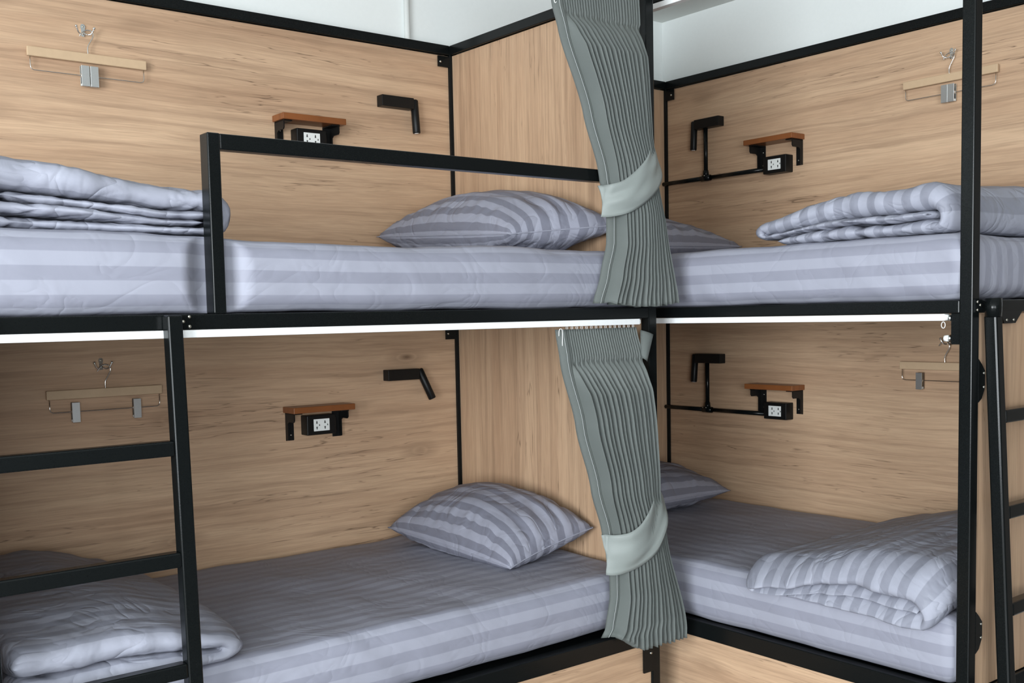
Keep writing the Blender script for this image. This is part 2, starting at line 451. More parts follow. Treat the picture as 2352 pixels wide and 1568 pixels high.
# gussets on the foot side of the post
for zc in (1.248, 0.571):
    g = plate_poly('gusset_plate', [(0.195, zc - .060), (0.212, zc - .050), (0.2285, zc - .022), (0.2285, zc + .022), (0.212, zc + .040), (0.195, zc + .055)], 'y', RY0 + 0.004, RY0 - 0.001, bk, rb)
    bolt((0.2215, RY0 - 0.001, zc + .017), '-y', g, 0.004); bolt((0.2215, RY0 - 0.001, zc - .020), '-y', g, 0.004)
g = plate_poly('joint_plate', [(0.170, 1.426), (0.203, 1.426), (0.203, 1.459), (0.170, 1.459)], 'y', RY0, RY0 - 0.003, bk, rb)
for p in ((0.180, 1.453), (0.194, 1.4445), (0.180, 1.432)):
    bolt((p[0], RY0 - 0.003, p[1]), '-y', g, 0.0042)
g = plate_poly('gusset_plate', [(0.300, 1.428), (0.425, 1.428), (0.385, 1.394), (0.325, 1.394)], 'y', RY0 + 0.004, RY0 - 0.003, bk, rb)
bolt((0.335, RY0 - 0.003, 1.403), '-y', g, 0.004); bolt((0.373, RY0 - 0.003, 1.403), '-y', g, 0.004)
# black plate that carries the curtain rail ends
box('rail_end_plate', (RX0 + 0.006, -2.054, 1.342), (RX0 + 0.012, -2.028, 1.424), bk, rb, 0.001, 1)

# ------------------------------------------------------------------ ladders
def slanted_box(name, x0, x1, yt0, yt1, z0, z1, ztop, slope, material, parent, bev=0.004):
    bm = bmesh.new(); vs = add_box(bm, (x0, yt0, z0), (x1, yt1, z1), bev)
    for v in bm.verts: v.co.y -= slope * (ztop - v.co.z)
    return finish(name, bm, material, parent)

ld = empty('bunk_ladder', (-1.8, -1.15, 0), 'black steel ladder with flat square rungs at the left end of the bunk facing us', 'ladder', 'bunk ladders')
sl = 0.040
for x in (-2.030, -1.6005):
    slanted_box('stile', x, x + 0.0355, Y0 - T, Y0 - 0.0005, 0.0, 1.459, 1.459, sl, bk, ld)
for zc in (1.153, 0.895, 0.636, 0.378, 0.12):
    slanted_box('rung', -1.9945, -1.6005, Y0 - T + .001, Y0 - .002, zc - .0175, zc + .0175, 1.459, sl, bk, ld)

ld = empty('bunk_ladder', (0.42, -2.15, 0), 'black steel ladder leaning on the foot end of the right bunk', 'ladder', 'bunk ladders')
sl = 0.050
for x in (0.214, 0.610):
    slanted_box('stile', x, x + 0.036, RY0 - T, RY0 - 0.0005, 0.0, 1.418, 1.42, sl, bk, ld, 0.006)
    tube('hook_sleeve', [(x + 0.010, RY0 - 0.0235, 1.414), (x + 0.010, RY0 - 0.0235, 1.462)], 0.0215, bk, ld, 20)
for zc in (1.150, 0.895, 0.636, 0.378, 0.12):
    slanted_box('rung', 0.250, 0.610, RY0 - T + .001, RY0 - .002, zc - .0175, zc + .0175, 1.42, sl, bk, ld)

# ------------------------------------------------------------------ curtain rails
def ring_pts(c, r1, r2, n=14, axis='y'):
    return [(c[0] + r1 * math.cos(2 * math.pi * k / n), c[1], c[2] + r2 * math.sin(2 * math.pi * k / n)) if axis == 'y' else
            (c[0], c[1] + r1 * math.cos(2 * math.pi * k / n), c[2] + r2 * math.sin(2 * math.pi * k / n)) for k in range(n)]

def curtain_rail(axis, a0, a1, v0, z1, label, ring=None):
    """white box rail below a bed rail"""
    h, dpt = 0.0185, 0.026
    if axis == 'x':
        t = empty('curtain_rail', ((a0 + a1) / 2, v0 + dpt / 2, z1 - h), label, 'curtain rail', 'white curtain rails')
        box('rail_channel', (a0, v0, z1 - h), (a1, v0 + dpt, z1 - 0.0003), M['track'], t, 0.0012)
        for s, e in ((a0 - 0.008, a0), (a1, a1 + 0.008)):
            box('end_cap', (s, v0 + .003, z1 - h + .002), (e, v0 + dpt - .003, z1 - .003), M['white_plastic'], t, 0.002)
    else:
        t = empty('curtain_rail', (v0 + dpt / 2, (a0 + a1) / 2, z1 - h), label, 'curtain rail', 'white curtain rails')
        box('rail_channel', (v0, a0, z1 - h), (v0 + dpt, a1, z1 - 0.0003), M['track'], t, 0.0012)
        for s, e in ((a0 - 0.008, a0), (a1, a1 + 0.008)):
            box('end_cap', (v0 + .003, s, z1 - h + .002), (v0 + dpt - .003, e, z1 - .003), M['white_plastic'], t, 0.002)
    if ring:
        bm = bmesh.new(); add_tube(bm, ring_pts(ring, 0.0055, 0.0085, 14, axis='x'), 0.0011, 6, closed=True)
        finish('glider_ring', bm, M['white_plastic'], t, True)
    return t

curtain_rail('x', -1.985, -0.040, Y0 + 0.001, ZRB, 'long white curtain rail under the upper bed with the guard rail')
curtain_rail('x', -1.985, -0.040, Y0 + 0.001, ZTB, 'white curtain rail that carries the upper curtain')
t = curtain_rail('y', -2.012, -0.10, RX0 + 0.001, ZRB - 0.0005, 'white curtain rail under the upper bed of the right bunk', ring=(RX0 + 0.010, -2.004, 1.3935))
for zc in (1.409, 1.360):
    pass
bm = bmesh.new(); add_tube(bm, [(RX0 + .010, -2.0195, 1.4115), (RX0 + .010, -2.0275, 1.4115)], 0.0075, 12)
finish('end_nut', bm, M['chrome'], t, True)
nb = empty('rail_holder', (RX0 + .009, -2.02, 1.355), 'short white plug screwed to the black plate on the right post', 'plug')
tube('plug', [(RX0 + .009, -2.0095, 1.358), (RX0 + .009, -2.0195, 1.358)], 0.0085, M['white_plastic'], nb, 12)
tube('screw_neck', [(RX0 + .009, -2.0195, 1.358), (RX0 + .009, -2.0275, 1.358)], 0.006, M['chrome'], nb, 10)
curtain_rail('y', -2.012, -0.10, RX0 + 0.001, ZTB, 'white curtain rail at the top of the right bunk, beside the curtain')

# ------------------------------------------------------------------ mattresses
def fbm(p, o=3):
    return noise.fractal(p, 1.0, 2.0, o, noise_basis='PERLIN_ORIGINAL')

def mattress(name, lo, hi, axis, label, wr, seed, bump=None, rad=0.042, dent=None):
    """rounded box with a fitted sheet. axis = long axis; stripes run along it and fold over the sides"""
    lo = Vector(lo); hi = Vector(hi); d = hi - lo
    bm = bmesh.new()
    uvl = bm.loops.layers.uv.new('stripe')
    def grid(n):  # denser near the ends
        out = []
        for i in range(n + 1):
            out.append(i / n)
        return out
    def coords(L, n):
        e = [0, .15, .3, .45, .6, .75, .9, 1.0]
        r = rad
        mid = [r + (L - 2 * r) * k / n for k in range(1, n)]
        return [q * r for q in e] + mid + [L - r + q * r for q in e]
    cx = coords(d.x, 140 if axis == 'x' else 36); cy = coords(d.y, 36 if axis == 'x' else 70); cz = coords(d.z, 8)
    verts = {}
    def V(x, y, z):
        k = (round(x, 5), round(y, 5), round(z, 5))
        if k in verts: return verts[k]
        p = Vector((x, y, z)); inner = Vector((min(max(x, rad), d.x - rad), min(max(y, rad), d.y - rad), min(max(z, rad), d.z - rad)))
        dv = p - inner
        nrm = dv.normalized() if dv.length > 1e-9 else Vector((0, 0, 0))
        q = inner + nrm * rad if dv.length > 1e-9 else p
        # bulging sides
        zz = z / d.z
        bul = 0.010 * math.sin(math.pi * min(max(zz, 0), 1)) 
        if nrm.length:
            q += Vector((nrm.x, nrm.y, 0)) * bul
        w = lo + q
        s = Vector((w.x * 3.1 + seed, w.y * 3.1, w.z * 3.1))
        n1 = fbm(s) * 0.005
        # diagonal drag wrinkles on the sides
        a = w.x if axis == 'x' else w.y
        n2 = 0.0
        side = abs(nrm.y if axis == 'x' else nrm.x)
        if side > 0.3:
            ph = (a * 1.0 - w.z * 1.3) if axis == 'y' else (a * 1.0 + w.z * 0.9)
            n2 = wr * max(0.0, noise.noise(Vector((ph * 11, a * 1.2 + seed, 3.0)))) * side
        q2 = w + nrm * (n1 + n2)
        if zz > 0.97: q2.z += n1 * 0.8
        if bump: q2.z += bump(w.x, w.y) * zz
        if dent:
            q2.y = max(q2.y, dent[1] - 0.055 * ramp(abs(q2.x - dent[0]), 0.014, 0.105))
        verts[k] = bm.verts.new(q2); return verts[k]
    def quad(a, b, c, e, uvs):
        f = bm.faces.new((V(*a), V(*b), V(*c), V(*e))); f.smooth = True
        for l, u in zip(f.loops, uvs): l[uvl].uv = u
    def uvof(p, face):
        x, y, z = p
        if axis == 'x':
            if face == 'top': return (x, y)
            if face == 'y0': return (x, -(d.z - z))
            if face == 'y1': return (x, d.y + d.z - z)
            return (z, y)
        else:
            if face == 'top': return (y, x)
            if face == 'x0': return (y, -(d.z - z))
            if face == 'x1': return (y, d.x + d.z - z)
            return (z, x)
    def face(f, A, B, fn):
        for i in range(len(A) - 1):
            for j in range(len(B) - 1):
                pts = [fn(A[i], B[j]), fn(A[i + 1], B[j]), fn(A[i + 1], B[j + 1]), fn(A[i], B[j + 1])]
                quad(*pts, [uvof(p, f) for p in pts])
    face('top', cx, cy, lambda a, b: (a, b, d.z))
    face('bot', cx, cy[::-1], lambda a, b: (a, b, 0))
    face('y0', cx, cz, lambda a, b: (a, 0, b))
    face('y1', cx[::-1], cz, lambda a, b: (a, d.y, b))
    face('x0', cy[::-1], cz, lambda a, b: (0, a, b))
    face('x1', cy, cz, lambda a, b: (d.x, a, b))
    bmesh.ops.recalc_face_normals(bm, faces=bm.faces)
    o = finish(name, bm, M['sheet'], None, True)
    tag(o, label, 'mattress', 'mattresses in grey striped sheets')
    return o
mattress('mattress', (-1.985, -1.068, ZR + .001), (-0.006, -0.006, 1.643), 'x', 'upper mattress in a grey striped sheet behind the guard rail', 0.004, 1.0,
         bump=lambda x, y: 0.008 * (1 / (1 + math.exp((x + 1.44) / 0.025))) - 0.006 * math.exp(-((x + 1.0) / 0.3) ** 2), dent=(-1.4575, -1.031))
mattress('mattress', (-1.985, -1.058, ZL + .012), (-0.006, -0.006, 0.600), 'x', 'lower mattress in a grey striped sheet below the guard rail bed', 0.007, 4.0)
mattress('mattress', (0.172, -2.068, ZR), (1.206, -0.030, 1.638), 'y', 'upper mattress in a grey striped sheet on the right bunk', 0.012, 9.0)
mattress('mattress', (0.172, -2.048, ZL + .002), (1.206, -0.030, 0.600), 'y', 'lower mattress in a grey striped sheet on the right bunk', 0.004, 13.0)

# ------------------------------------------------------------------ pillows
def pillow(corners, H, zmin, label, seed, stripe='u', n=56, yaw=0):
    """corners: FL, FR, BR, BL seam corners (world); H = thickness above / below the seam"""
    FL, FR, BR, BL = [Vector(c) for c in corners]
    top, bot = [], []
    bm = bmesh.new(); uvl = bm.loops.layers.uv.new('stripe')
    W = (FR - FL).length; D = (BL - FL).length
    def pos(i, j, sgn):
        u = i / n; v = j / n
        a = 2 * u - 1; b = 2 * v - 1
        # edges pulled in between the corners
        pin = 0.055
        a2 = a * (1 - pin * (1 - b * b)); b2 = b * (1 - pin * (1 - a * a))
        uu, vv = (a2 + 1) / 2, (b2 + 1) / 2
        p = FL * (1 - uu) * (1 - vv) + FR * uu * (1 - vv) + BR * uu * vv + BL * (1 - uu) * vv
        h = (max(0, 1 - a * a) ** 0.46) * (max(0, 1 - b * b) ** 0.46)
        edge = min(1 - abs(a), 1 - abs(b))
        # gathers radiating from the seam
        g = 0.0
        if edge < 0.42:
            k = (1 - edge / 0.42)
            along = u * W if (1 - abs(b)) < (1 - abs(a)) else v * D
            g = 0.016 * noise.noise(Vector((along * 30, seed + sgn * 2.0, edge * 1.5))) * k * (edge / 0.42) * 4 * 0.7
        big = 0.012 * fbm(Vector((uu * 3 + seed, vv * 3, sgn * 1.7))) * h
        p = p.copy(); p.z += sgn * (H[0] if sgn > 0 else H[1]) * h + big + g
        if p.z < zmin: p.z = zmin + 0.0015 * (zmin - p.z)
        return p
    grid = {}
    for sgn in (1, -1):
        for i in range(n + 1):
            for j in range(n + 1):
                if sgn < 0 and (i in (0, n) or j in (0, n)):
                    grid[(sgn, i, j)] = grid[(1, i, j)]
                else:
                    grid[(sgn, i, j)] = bm.verts.new(pos(i, j, sgn))
    h_ = n // 2
    au = [0.0]; av = [0.0]
    for i in range(n):
        au.append(au[-1] + (grid[(1, i + 1, h_)].co - grid[(1, i, h_)].co).length)
        av.append(av[-1] + (grid[(1, h_, i + 1)].co - grid[(1, h_, i)].co).length)
    for sgn in (1, -1):
        for i in range(n):
            for j in range(n):
                q = [(i, j), (i + 1, j), (i + 1, j + 1), (i, j + 1)]
                if sgn < 0: q = q[::-1]
                f = bm.faces.new([grid[(sgn,) + k] for k in q]); f.smooth = True
                for l, k in zip(f.loops, q):
                    uu, vv = au[k[0]], av[k[1]]
                    l[uvl].uv = (vv, uu) if stripe == 'u' else (uu, vv)
    # seam piping of its own
    loop = [grid[(1, i, 0)].co.copy() for i in range(n)] + [grid[(1, n, j)].co.copy() for j in range(n)] + \
           [grid[(1, i, n)].co.copy() for i in range(n, 0, -1)] + [grid[(1, 0, j)].co.copy() for j in range(n, 0, -1)]
    o = finish('pillow', bm, M['pillow'], None, True)
    tag(o, label, 'pillow', 'striped pillows')
    bm = bmesh.new(); bm.loops.layers.uv.new('stripe'); add_tube(bm, loop, 0.0022, 6, closed=True)
    finish('seam', bm, M['pillow'], o, True)
    return o

pillow([(-0.345, -0.800, 1.705), (0.002, -0.965, 1.735), (-0.010, -0.085, 1.760), (-0.405, -0.075, 1.745)], (0.150, 0.10), 1.6475, 'striped pillow on the upper bed behind the guard rail', 2.0)
pillow([(-0.375, -0.800, 0.612), (-0.015, -0.815, 0.700), (-0.022, -0.105, 0.720), (-0.415, -0.110, 0.655)], (0.150, 0.09), 0.602, 'striped pillow on the lower bed beside the lower curtain', 6.0)
pillow([(0.34, -0.520, 1.705), (1.10, -0.560, 1.715), (1.15, -0.060, 1.745), (0.36, -0.050, 1.745)], (0.120, 0.09), 1.6425, 'dark shaded pillow on the upper bed just right of the curtain', 11.0, 'v')
pillow([(0.30, -0.470, 0.655), (1.10, -0.490, 0.660), (1.14, -0.060, 0.690), (0.32, -0.050, 0.690)], (0.120, 0.08), 0.602, 'dark shaded pillow on the lower bed just right of the curtain', 15.0, 'v')

# ------------------------------------------------------------------ folded duvets
def fold_path(segs, step=0.009):
    """segs: list of (s_from, s_to, w). Consecutive layers joined by half circles. returns [(s,w,len)]"""
    pts = []
    for k, (a, b, w, hh) in enumerate(segs):
        n = max(2, int(abs(b - a) / step))
        for i in range(n + 1): pts.append((a + (b - a) * i / n, w, hh))
        if k + 1 < len(segs):
            a2, _, w2, h2 = segs[k + 1]
            r = (w2 - w) / 2; sg = 1 if b > a else -1
            m = 12
            for i in range(1, m):
                th = math.pi * i / m
                cs = b + (a2 - b) * i / m
                pts.append((cs + sg * abs(r) * math.sin(th) * 1.0, w + r * (1 - math.cos(th)), hh + (h2 - hh) * i / m))
    out = []; L = 0
    for i, p in enumerate(pts):
        if i: L += math.hypot(p[0] - pts[i - 1][0], p[1] - pts[i - 1][1])
        out.append((p[0], p[1], L, p[2]))
    return out

def duvet(seglists, d0, d1, zbase, axis, label, seed, gfun, droop=None, stripe='s', nd=46, hem=0.045, puff=0.010, hemvar=0.018):
    """ribbon section (s,w) extruded along the depth d. axis 'x': s=x, d=y ; axis 'y': s=y, d=x"""
    bm = bmesh.new(); uvl = bm.loops.layers.uv.new('stripe')
    allp = [fold_path(q) for q in seglists]
    smid = (min(p[0] for q in allp for p in q) + max(p[0] for q in allp for p in q)) / 2
    for path in allp:
        duvet_ribbon(bm, uvl, path, smid, d0, d1, zbase, axis, seed, gfun, droop, stripe, nd, hem, puff, hemvar)
    bmesh.ops.recalc_face_normals(bm, faces=bm.faces)
    o = finish('folded_duvet', bm, M['duvet'], None, True)
    tag(o, label, 'duvet', 'folded duvets')
    return o

def duvet_ribbon(bm, uvl, path, smid, d0, d1, zbase, axis, seed, gfun, droop, stripe, nd, hem, puff, hemvar):
    n = len(path)
    # slices: dense at the hems
    ds = []
    e = [0, .04, .12, .24, .38, .55, .75, 1.0]
    L = d1 - d0
    ds += [q * hem for q in e]
    m = nd
    ds += [hem + (L - 2 * hem) * k / m for k in range(1, m)]
    ds += [L - hem + (1 - q) * hem for q in e[::-1]]
    rings = []
    for dd in ds:
        edge = min(dd, L - dd)
        q = min(1.0, edge / hem)
        tf = max(0.06, math.sqrt(max(0, 1 - (1 - q) ** 2)))
        fw = max(0.0, 1 - edge / 0.16)           # nearness to a hem, for gathers
        ring_o, ring_i = [], []
        for i, (s, w, ln, half) in enumerate(path):
            a = path[max(i - 1, 0)]; b = path[min(i + 1, n - 1)]
            t = Vector((b[0] - a[0], b[1] - a[1])); t.normalize(); nn = Vector((-t.y, t.x))
            pe = min(1.0, min(ln, path[-1][2] - ln) / 0.035)
            pf = max(0.12, math.sqrt(max(0, 1 - (1 - pe) ** 2)))
            h = half * tf * pf
            rg = 1 - abs(noise.noise(Vector((ln * 8 + dd * 9, seed, dd * 5)))) * 2.0
            gath = 0.0034 * fw * (noise.noise(Vector((ln * 15, seed, dd * 6))) + 1.3 * fw * noise.noise(Vector((ln * 40 + dd * 12, seed + 5, dd * 10)))) - 0.010 * max(0, rg) ** 7 * max(0, 1 - edge / 0.26) * (0.5 + 0.5 * math.sin(ln * 9 + seed))
            fold = 0.006 * max(0, noise.noise(Vector((ln * 7 + dd * 9, dd * 3.5 - ln * 2, seed + 9))))
            h1 = h * (1 + 0.10 * noise.noise(Vector((ln * 5, dd * 5, seed)))) + gath * tf + fold * tf
            h2 = h * (1 + 0.10 * noise.noise(Vector((ln * 5, dd * 5, seed + 3)))) + gath * tf
            off = hemvar * noise.noise(Vector((ln * 2.6, seed + 7.7, 1.0))) + 0.007 * noise.noise(Vector((ln * 16, seed + 2.7, 1.0)))
            dpos = d0 + dd + off * (1 if dd < L / 2 else -1) * (1 - min(1, edge / 0.3))
            for sgn, hh, ring in ((1, h1, ring_o), (-1, h2, ring_i)):
                S = s + nn.x * hh * sgn; Wz = w + nn.y * hh * sgn
                cr = 1 - 0.07 * (1 - min(1.0, edge / 0.14)) ** 2
                S = smid + (S - smid) * cr
                Wz = Wz * gfun(S, dd / L)
                Wz += puff * (fbm(Vector((S * 2.6 + seed, dpos * 2.6, 0.3))) + 0.3) * min(1.0, max(Wz, 0) / 0.05)
                Wz = max(Wz, 0.0015 + 0.0005 * ((i * 7) % 3))
                x, y = (S, dpos) if axis == 'x' else (dpos, S)
                z = zbase + Wz
                if droop: x, y, z = droop(x, y, z)
                ring.append((bm.verts.new((x, y, z)), ln, dd))
        rings.append(ring_o + ring_i[::-1])
    def setuv(f, q):
        f.smooth = True
        for l, (v, ln, dd) in zip(f.loops, q):
            l[uvl].uv = (dd, ln) if stripe == 's' else (ln, dd)
    for A, B in zip(rings[:-1], rings[1:]):
        N = len(A)
        for i in range(N):
            j = (i + 1) % N
            q = [A[i], A[j], B[j], B[i]]
            setuv(bm.faces.new([k[0] for k in q]), q)
    for R in (rings[0], rings[-1]):
        N = len(R) // 2
        for i in range(N - 1):
            q = [R[i], R[i + 1], R[2 * N - 2 - i], R[2 * N - 1 - i]]
            setuv(bm.faces.new([k[0] for k in q]), q)

# upper bed behind the guard rail: round fold at its right end, thin layers inside
duvet([[(-1.96, -1.440, 0.108, 0.033), (-1.435, -1.97, 0.014, 0.0125)],
       [(-1.425, -1.93, 0.061, 0.0115), (-1.94, -1.445, 0.039, 0.0115)]], -1.020, -0.06, 1.650, 'x',
      'thick folded duvet at the left end of the upper guard rail bed', 3.0,
      lambda s, d: (0.74 + 0.30 * ramp(-s, 1.36, 1.86)) * (1.0 + 0.10 * d), stripe='d', puff=0.014, hemvar=0.03)
# lower left
duvet([[(-1.97, -1.470, 0.030, 0.031), (-1.465, -1.97, 0.105, 0.043)]], -1.050, -0.04, 0.600, 'x',
      'folded duvet on the lower bed behind the left ladder', 21.0,
      lambda s, d: (0.58 + 0.40 * ramp(-s, 1.40, 1.70)) * (0.80 + 0.26 * ramp(d, 0.0, 0.35)), stripe='d', puff=0.014)
# right bunk, upper
duvet([[(-1.965, -1.375, 0.048, 0.0110), (-1.360, -1.945, 0.096, 0.0360), (-1.980, -1.425, 0.0185, 0.0185)]], 0.196, 1.16, 1.6405, 'y',
      'folded duvet on the upper bed of the right bunk behind the black post', 31.0,
      lambda s, d: (0.56 + 0.46 * ramp(-s, 1.33, 1.68)) * (1.0 + 0.14 * ramp(d, 0, .5)), puff=0.012, hemvar=0.025)
# right bunk, lower, front hem drooping over the mattress edge
def droop_lr(x, y, z):
    k = max(0.0, 0.235 - x) / 0.10
    return x, y, z - 0.050 * min(k, 1.3) ** 1.5
duvet([[(-1.975, -1.400, 0.050, 0.0115), (-1.385, -1.945, 0.098, 0.0360), (-1.985, -1.500, 0.0195, 0.0195)]], 0.130, 1.16, 0.600, 'y',
      'folded striped duvet on the lower bed of the right bunk', 43.0,
      lambda s, d: (0.45 + 0.70 * ramp(-s, 1.33, 1.80)) * (0.86 + 0.20 * ramp(d, 0, .5)), droop=droop_lr, puff=0.012, hemvar=0.025)

# ------------------------------------------------------------------ curtains
def lerp_table(tab, z):
    """tab: list of (z, value) with falling z"""
    if z >= tab[0][0]: return tab[0][1]
    for (z0, v0), (z1, v1) in zip(tab[:-1], tab[1:]):
        if z <= z0 and z >= z1:
            t = (z0 - z) / (z0 - z1); t = t * t * (3 - 2 * t) * 0.5 + t * 0.5
            return v0 + (v1 - v0) * t
    return tab[-1][1]

def curtain(label, left, right, ymid, ztop, zbotf, header, tie, seed, npl=15, hemw=0.034, group='curtains tied back at the corner'):
    root = empty('curtain', ((left[0][1] + right[0][1]) / 2, ymid[0][1], zbotf(0.5)), label, 'curtain', group)
    bm = bmesh.new()
    nv = 90; per = 16; nu = npl * per
    phase = [0.0]
    ws = [1 + 0.45 * noise.noise(Vector((k * 1.7, seed, 0))) for k in range(npl)]
    tot = sum(ws); edges = [0]
    for w in ws: edges.append(edges[-1] + w / tot)
    rows = []
    for j in range(nv + 1):
        v = j / nv
        row = []
        for i in range(nu + 1):
            k = min(i // per, npl - 1); f = (i - k * per) / per
            u = edges[k] + (edges[k + 1] - edges[k]) * f
            zb = zbotf(u)
            z = ztop + (zb - ztop) * v
            xl = lerp_table(left, z) + hemw; xr = lerp_table(right, z); ym = lerp_table(ymid, z)
            wdt = xr - xl
            # pleats compress to the left and right differently below the tie
            us = u
            bunch = math.exp(-((z - tie[0]) / 0.16) ** 2)
            x = xl + wdt * us
            # fold profile: a sharp ridge leaning to the left
            hd = ztop - header
            if z > hd:       # tape: narrow upright double pleats
                ph = f * 2
                amp = 0.010; prof = abs(2 * (ph % 1) - 1)
                y = ym - amp * prof + 0.004
                x += 0.0015 * math.sin(f * 4 * math.pi)
            else:
                tt = min(1.0, (hd - z) / 0.10)
                pin = math.exp(-((hd - z) / 0.022) ** 2)      # pinched line under the tape
                amp = (0.008 + 0.040 * tt) * (1 - 0.30 * bunch) * (1.15 - 0.3 * u)
                fk = 0.80 + 0.08 * math.sin(k * 2.1 + seed)
                prof = (f / fk) ** 0.75 if f < fk else (1 - f) / (1 - fk)
                y = ym - amp * prof * (1 - 0.75 * pin)
                x -= 0.004 * tt * prof
                # body roundness: the gathered bundle is round in plan
                y -= (0.012 + 0.020 * bunch) * math.sin(math.pi * min(1, max(0, u))) * tt
                low = max(0.0, (zb + 0.06 - z) / 0.06)
                x += 0.004 * low * math.sin(k * 2.3 + seed)
                y += 0.003 * low * noise.noise(Vector((u * 40, z * 30, seed)))
            y += 0.003 * noise.noise(Vector((u * 3, z * 2, seed)))
            z2 = z + (0.006 * noise.noise(Vector((u * 25, seed, 0))) if v > 0.97 else 0)
            row.append(bm.verts.new((x, y, z2)))
        rows.append(row)
    for j in range(nv):
        for i in range(nu):
            f = bm.faces.new((rows[j][i], rows[j + 1][i], rows[j + 1][i + 1], rows[j][i + 1])); f.smooth = True
    bmesh.ops.solidify(bm, geom=bm.faces[:], thickness=0.0012)
    finish('pleated_cloth', bm, M['curtain'], root, True)
    # left hem strip, flat with a stitched line
    bm = bmesh.new(); rws = []; st = []
    for j in range(nv + 1):
        v = j / nv; z = ztop + (zbotf(0.0) - ztop) * v
        xl = lerp_table(left, z); ym = lerp_table(ymid, z)
        bunch = math.exp(-((z - tie[0]) / 0.16) ** 2)
        yy = ym + 0.004
        r = []
        for q in range(7):
            u = q / 6
            r.append(bm.verts.new((xl + (hemw + .002) * u, yy - 0.012 * math.sin(u * math.pi * 0.6), z)))
        rws.append(r)
        st.append(Vector((xl + hemw * 0.62, yy - 0.0135, z)))
    for j in range(nv):
        for i in range(6):
            f = bm.faces.new((rws[j][i], rws[j + 1][i], rws[j + 1][i + 1], rws[j][i + 1])); f.smooth = True
    bmesh.ops.solidify(bm, geom=bm.faces[:], thickness=0.0015)
    hemo = finish('side_hem', bm, M['curtain'], root, True)
    bm = bmesh.new(); add_tube(bm, st, 0.0006, 4)
    finish('stitching', bm, M['thread'], hemo, True)
    # wire hook at the hem top
    xh = left[0][1] + 0.012; yh = lerp_table(ymid, ztop) - 0.012
    pts = smooth_path([(xh - .010, yh, ztop - .020), (xh - .009, yh, ztop - .004), (xh - .003, yh, ztop + .002), (xh + .004, yh, ztop - .006),
                       (xh + .003, yh, ztop - .05), (xh + .001, yh, ztop - .080), (xh + .005, yh, ztop - .088), (xh + .010, yh, ztop - .084)], 5)
    tube('curtain_hook', pts, 0.0013, M['white_plastic'], root, 6)
    # row of small gliders between tape and rail
    bm = bmesh.new()
    for k in range(0, 15):
        x = left[0][1] + hemw + (right[0][1] - left[0][1] - hemw) * (k + 0.5) / 15
        add_tube(bm, ring_pts((x, lerp_table(ymid, ztop) - .001, ztop + 0.004), 0.0035, 0.006, 8), 0.0009, 5, closed=True)
    g = finish('glider_rings', bm, M['white_plastic'], root, True); g['kind'] = 'stuff'
    # tie band: sweeping from the post down round the left edge
    _, path, widths = tie
    P = smooth_path(path, 8); n = len(P)
    bm = bmesh.new(); rr = []
    for i, p in enumerate(P):
        t = (P[min(i + 1, n - 1)] - P[max(i - 1, 0)]).normalized()
        side = Vector((-t.z, 0, t.x))
        if side.z < 0: side = -side
        if side.length < 0.2: side = Vector((0, 0, 1))
        side = (side + Vector((0, 0, 0.35))).normalized()
        q = i / (n - 1) * (len(widths) - 1); a = int(min(q, len(widths) - 2)); w = widths[a] + (widths[a + 1] - widths[a]) * (q - a)
        r = []
        for k in range(13):
            s = k / 12 - 0.5
            crease = 0.013 * noise.noise(Vector((i * 0.07 + s * 1.2, s * 3.5, seed + 4)))
            bow = -0.006 * math.cos(s * math.pi)
            r.append(bm.verts.new(p + side * w * s + Vector((0, bow + crease, 0))))
        rr.append(r)
    for i in range(n - 1):
        for k in range(12):
            f = bm.faces.new((rr[i][k], rr[i + 1][k], rr[i + 1][k + 1], rr[i][k + 1])); f.smooth = True
    bmesh.ops.recalc_face_normals(bm, faces=bm.faces)
    bmesh.ops.solidify(bm, geom=bm.faces[:], thickness=0.002)
    finish('tie_band', bm, M['curtain'], root, True)
    return root

# upper curtain
curtain('grey pleated curtain tied back in front of the upper bed', 
        [(2.45, -0.395), (2.37, -0.385), (2.29, -0.365), (2.05, -0.285), (1.86, -0.232), (1.75, -0.205), (1.66, -0.207), (1.56, -0.235), (1.47, -0.268)],
        [(2.45, -0.020), (2.30, -0.020), (2.0, -0.020), (1.90, -0.005), (1.70, 0.035), (1.47, 0.082)],
        [(2.46, -1.066), (2.36, -1.072), (2.15, -1.088), (1.9, -1.104), (1.7, -1.106), (1.47, -1.106)],
        2.452, lambda u: 1.474 - 0.012 * math.sin(u * math.pi), 0.108,
        (1.83, [(0.016, -1.072, 2.000), (0.004, -1.100, 1.965), (-0.035, -1.150, 1.905), (-0.10, -1.172, 1.845), (-0.165, -1.165, 1.803), (-0.215, -1.142, 1.787), (-0.236, -1.112, 1.786), (-0.215, -1.090, 1.790)],
         [0.022, 0.078, 0.098, 0.102, 0.100, 0.098, 0.096, 0.09]), 1.0)
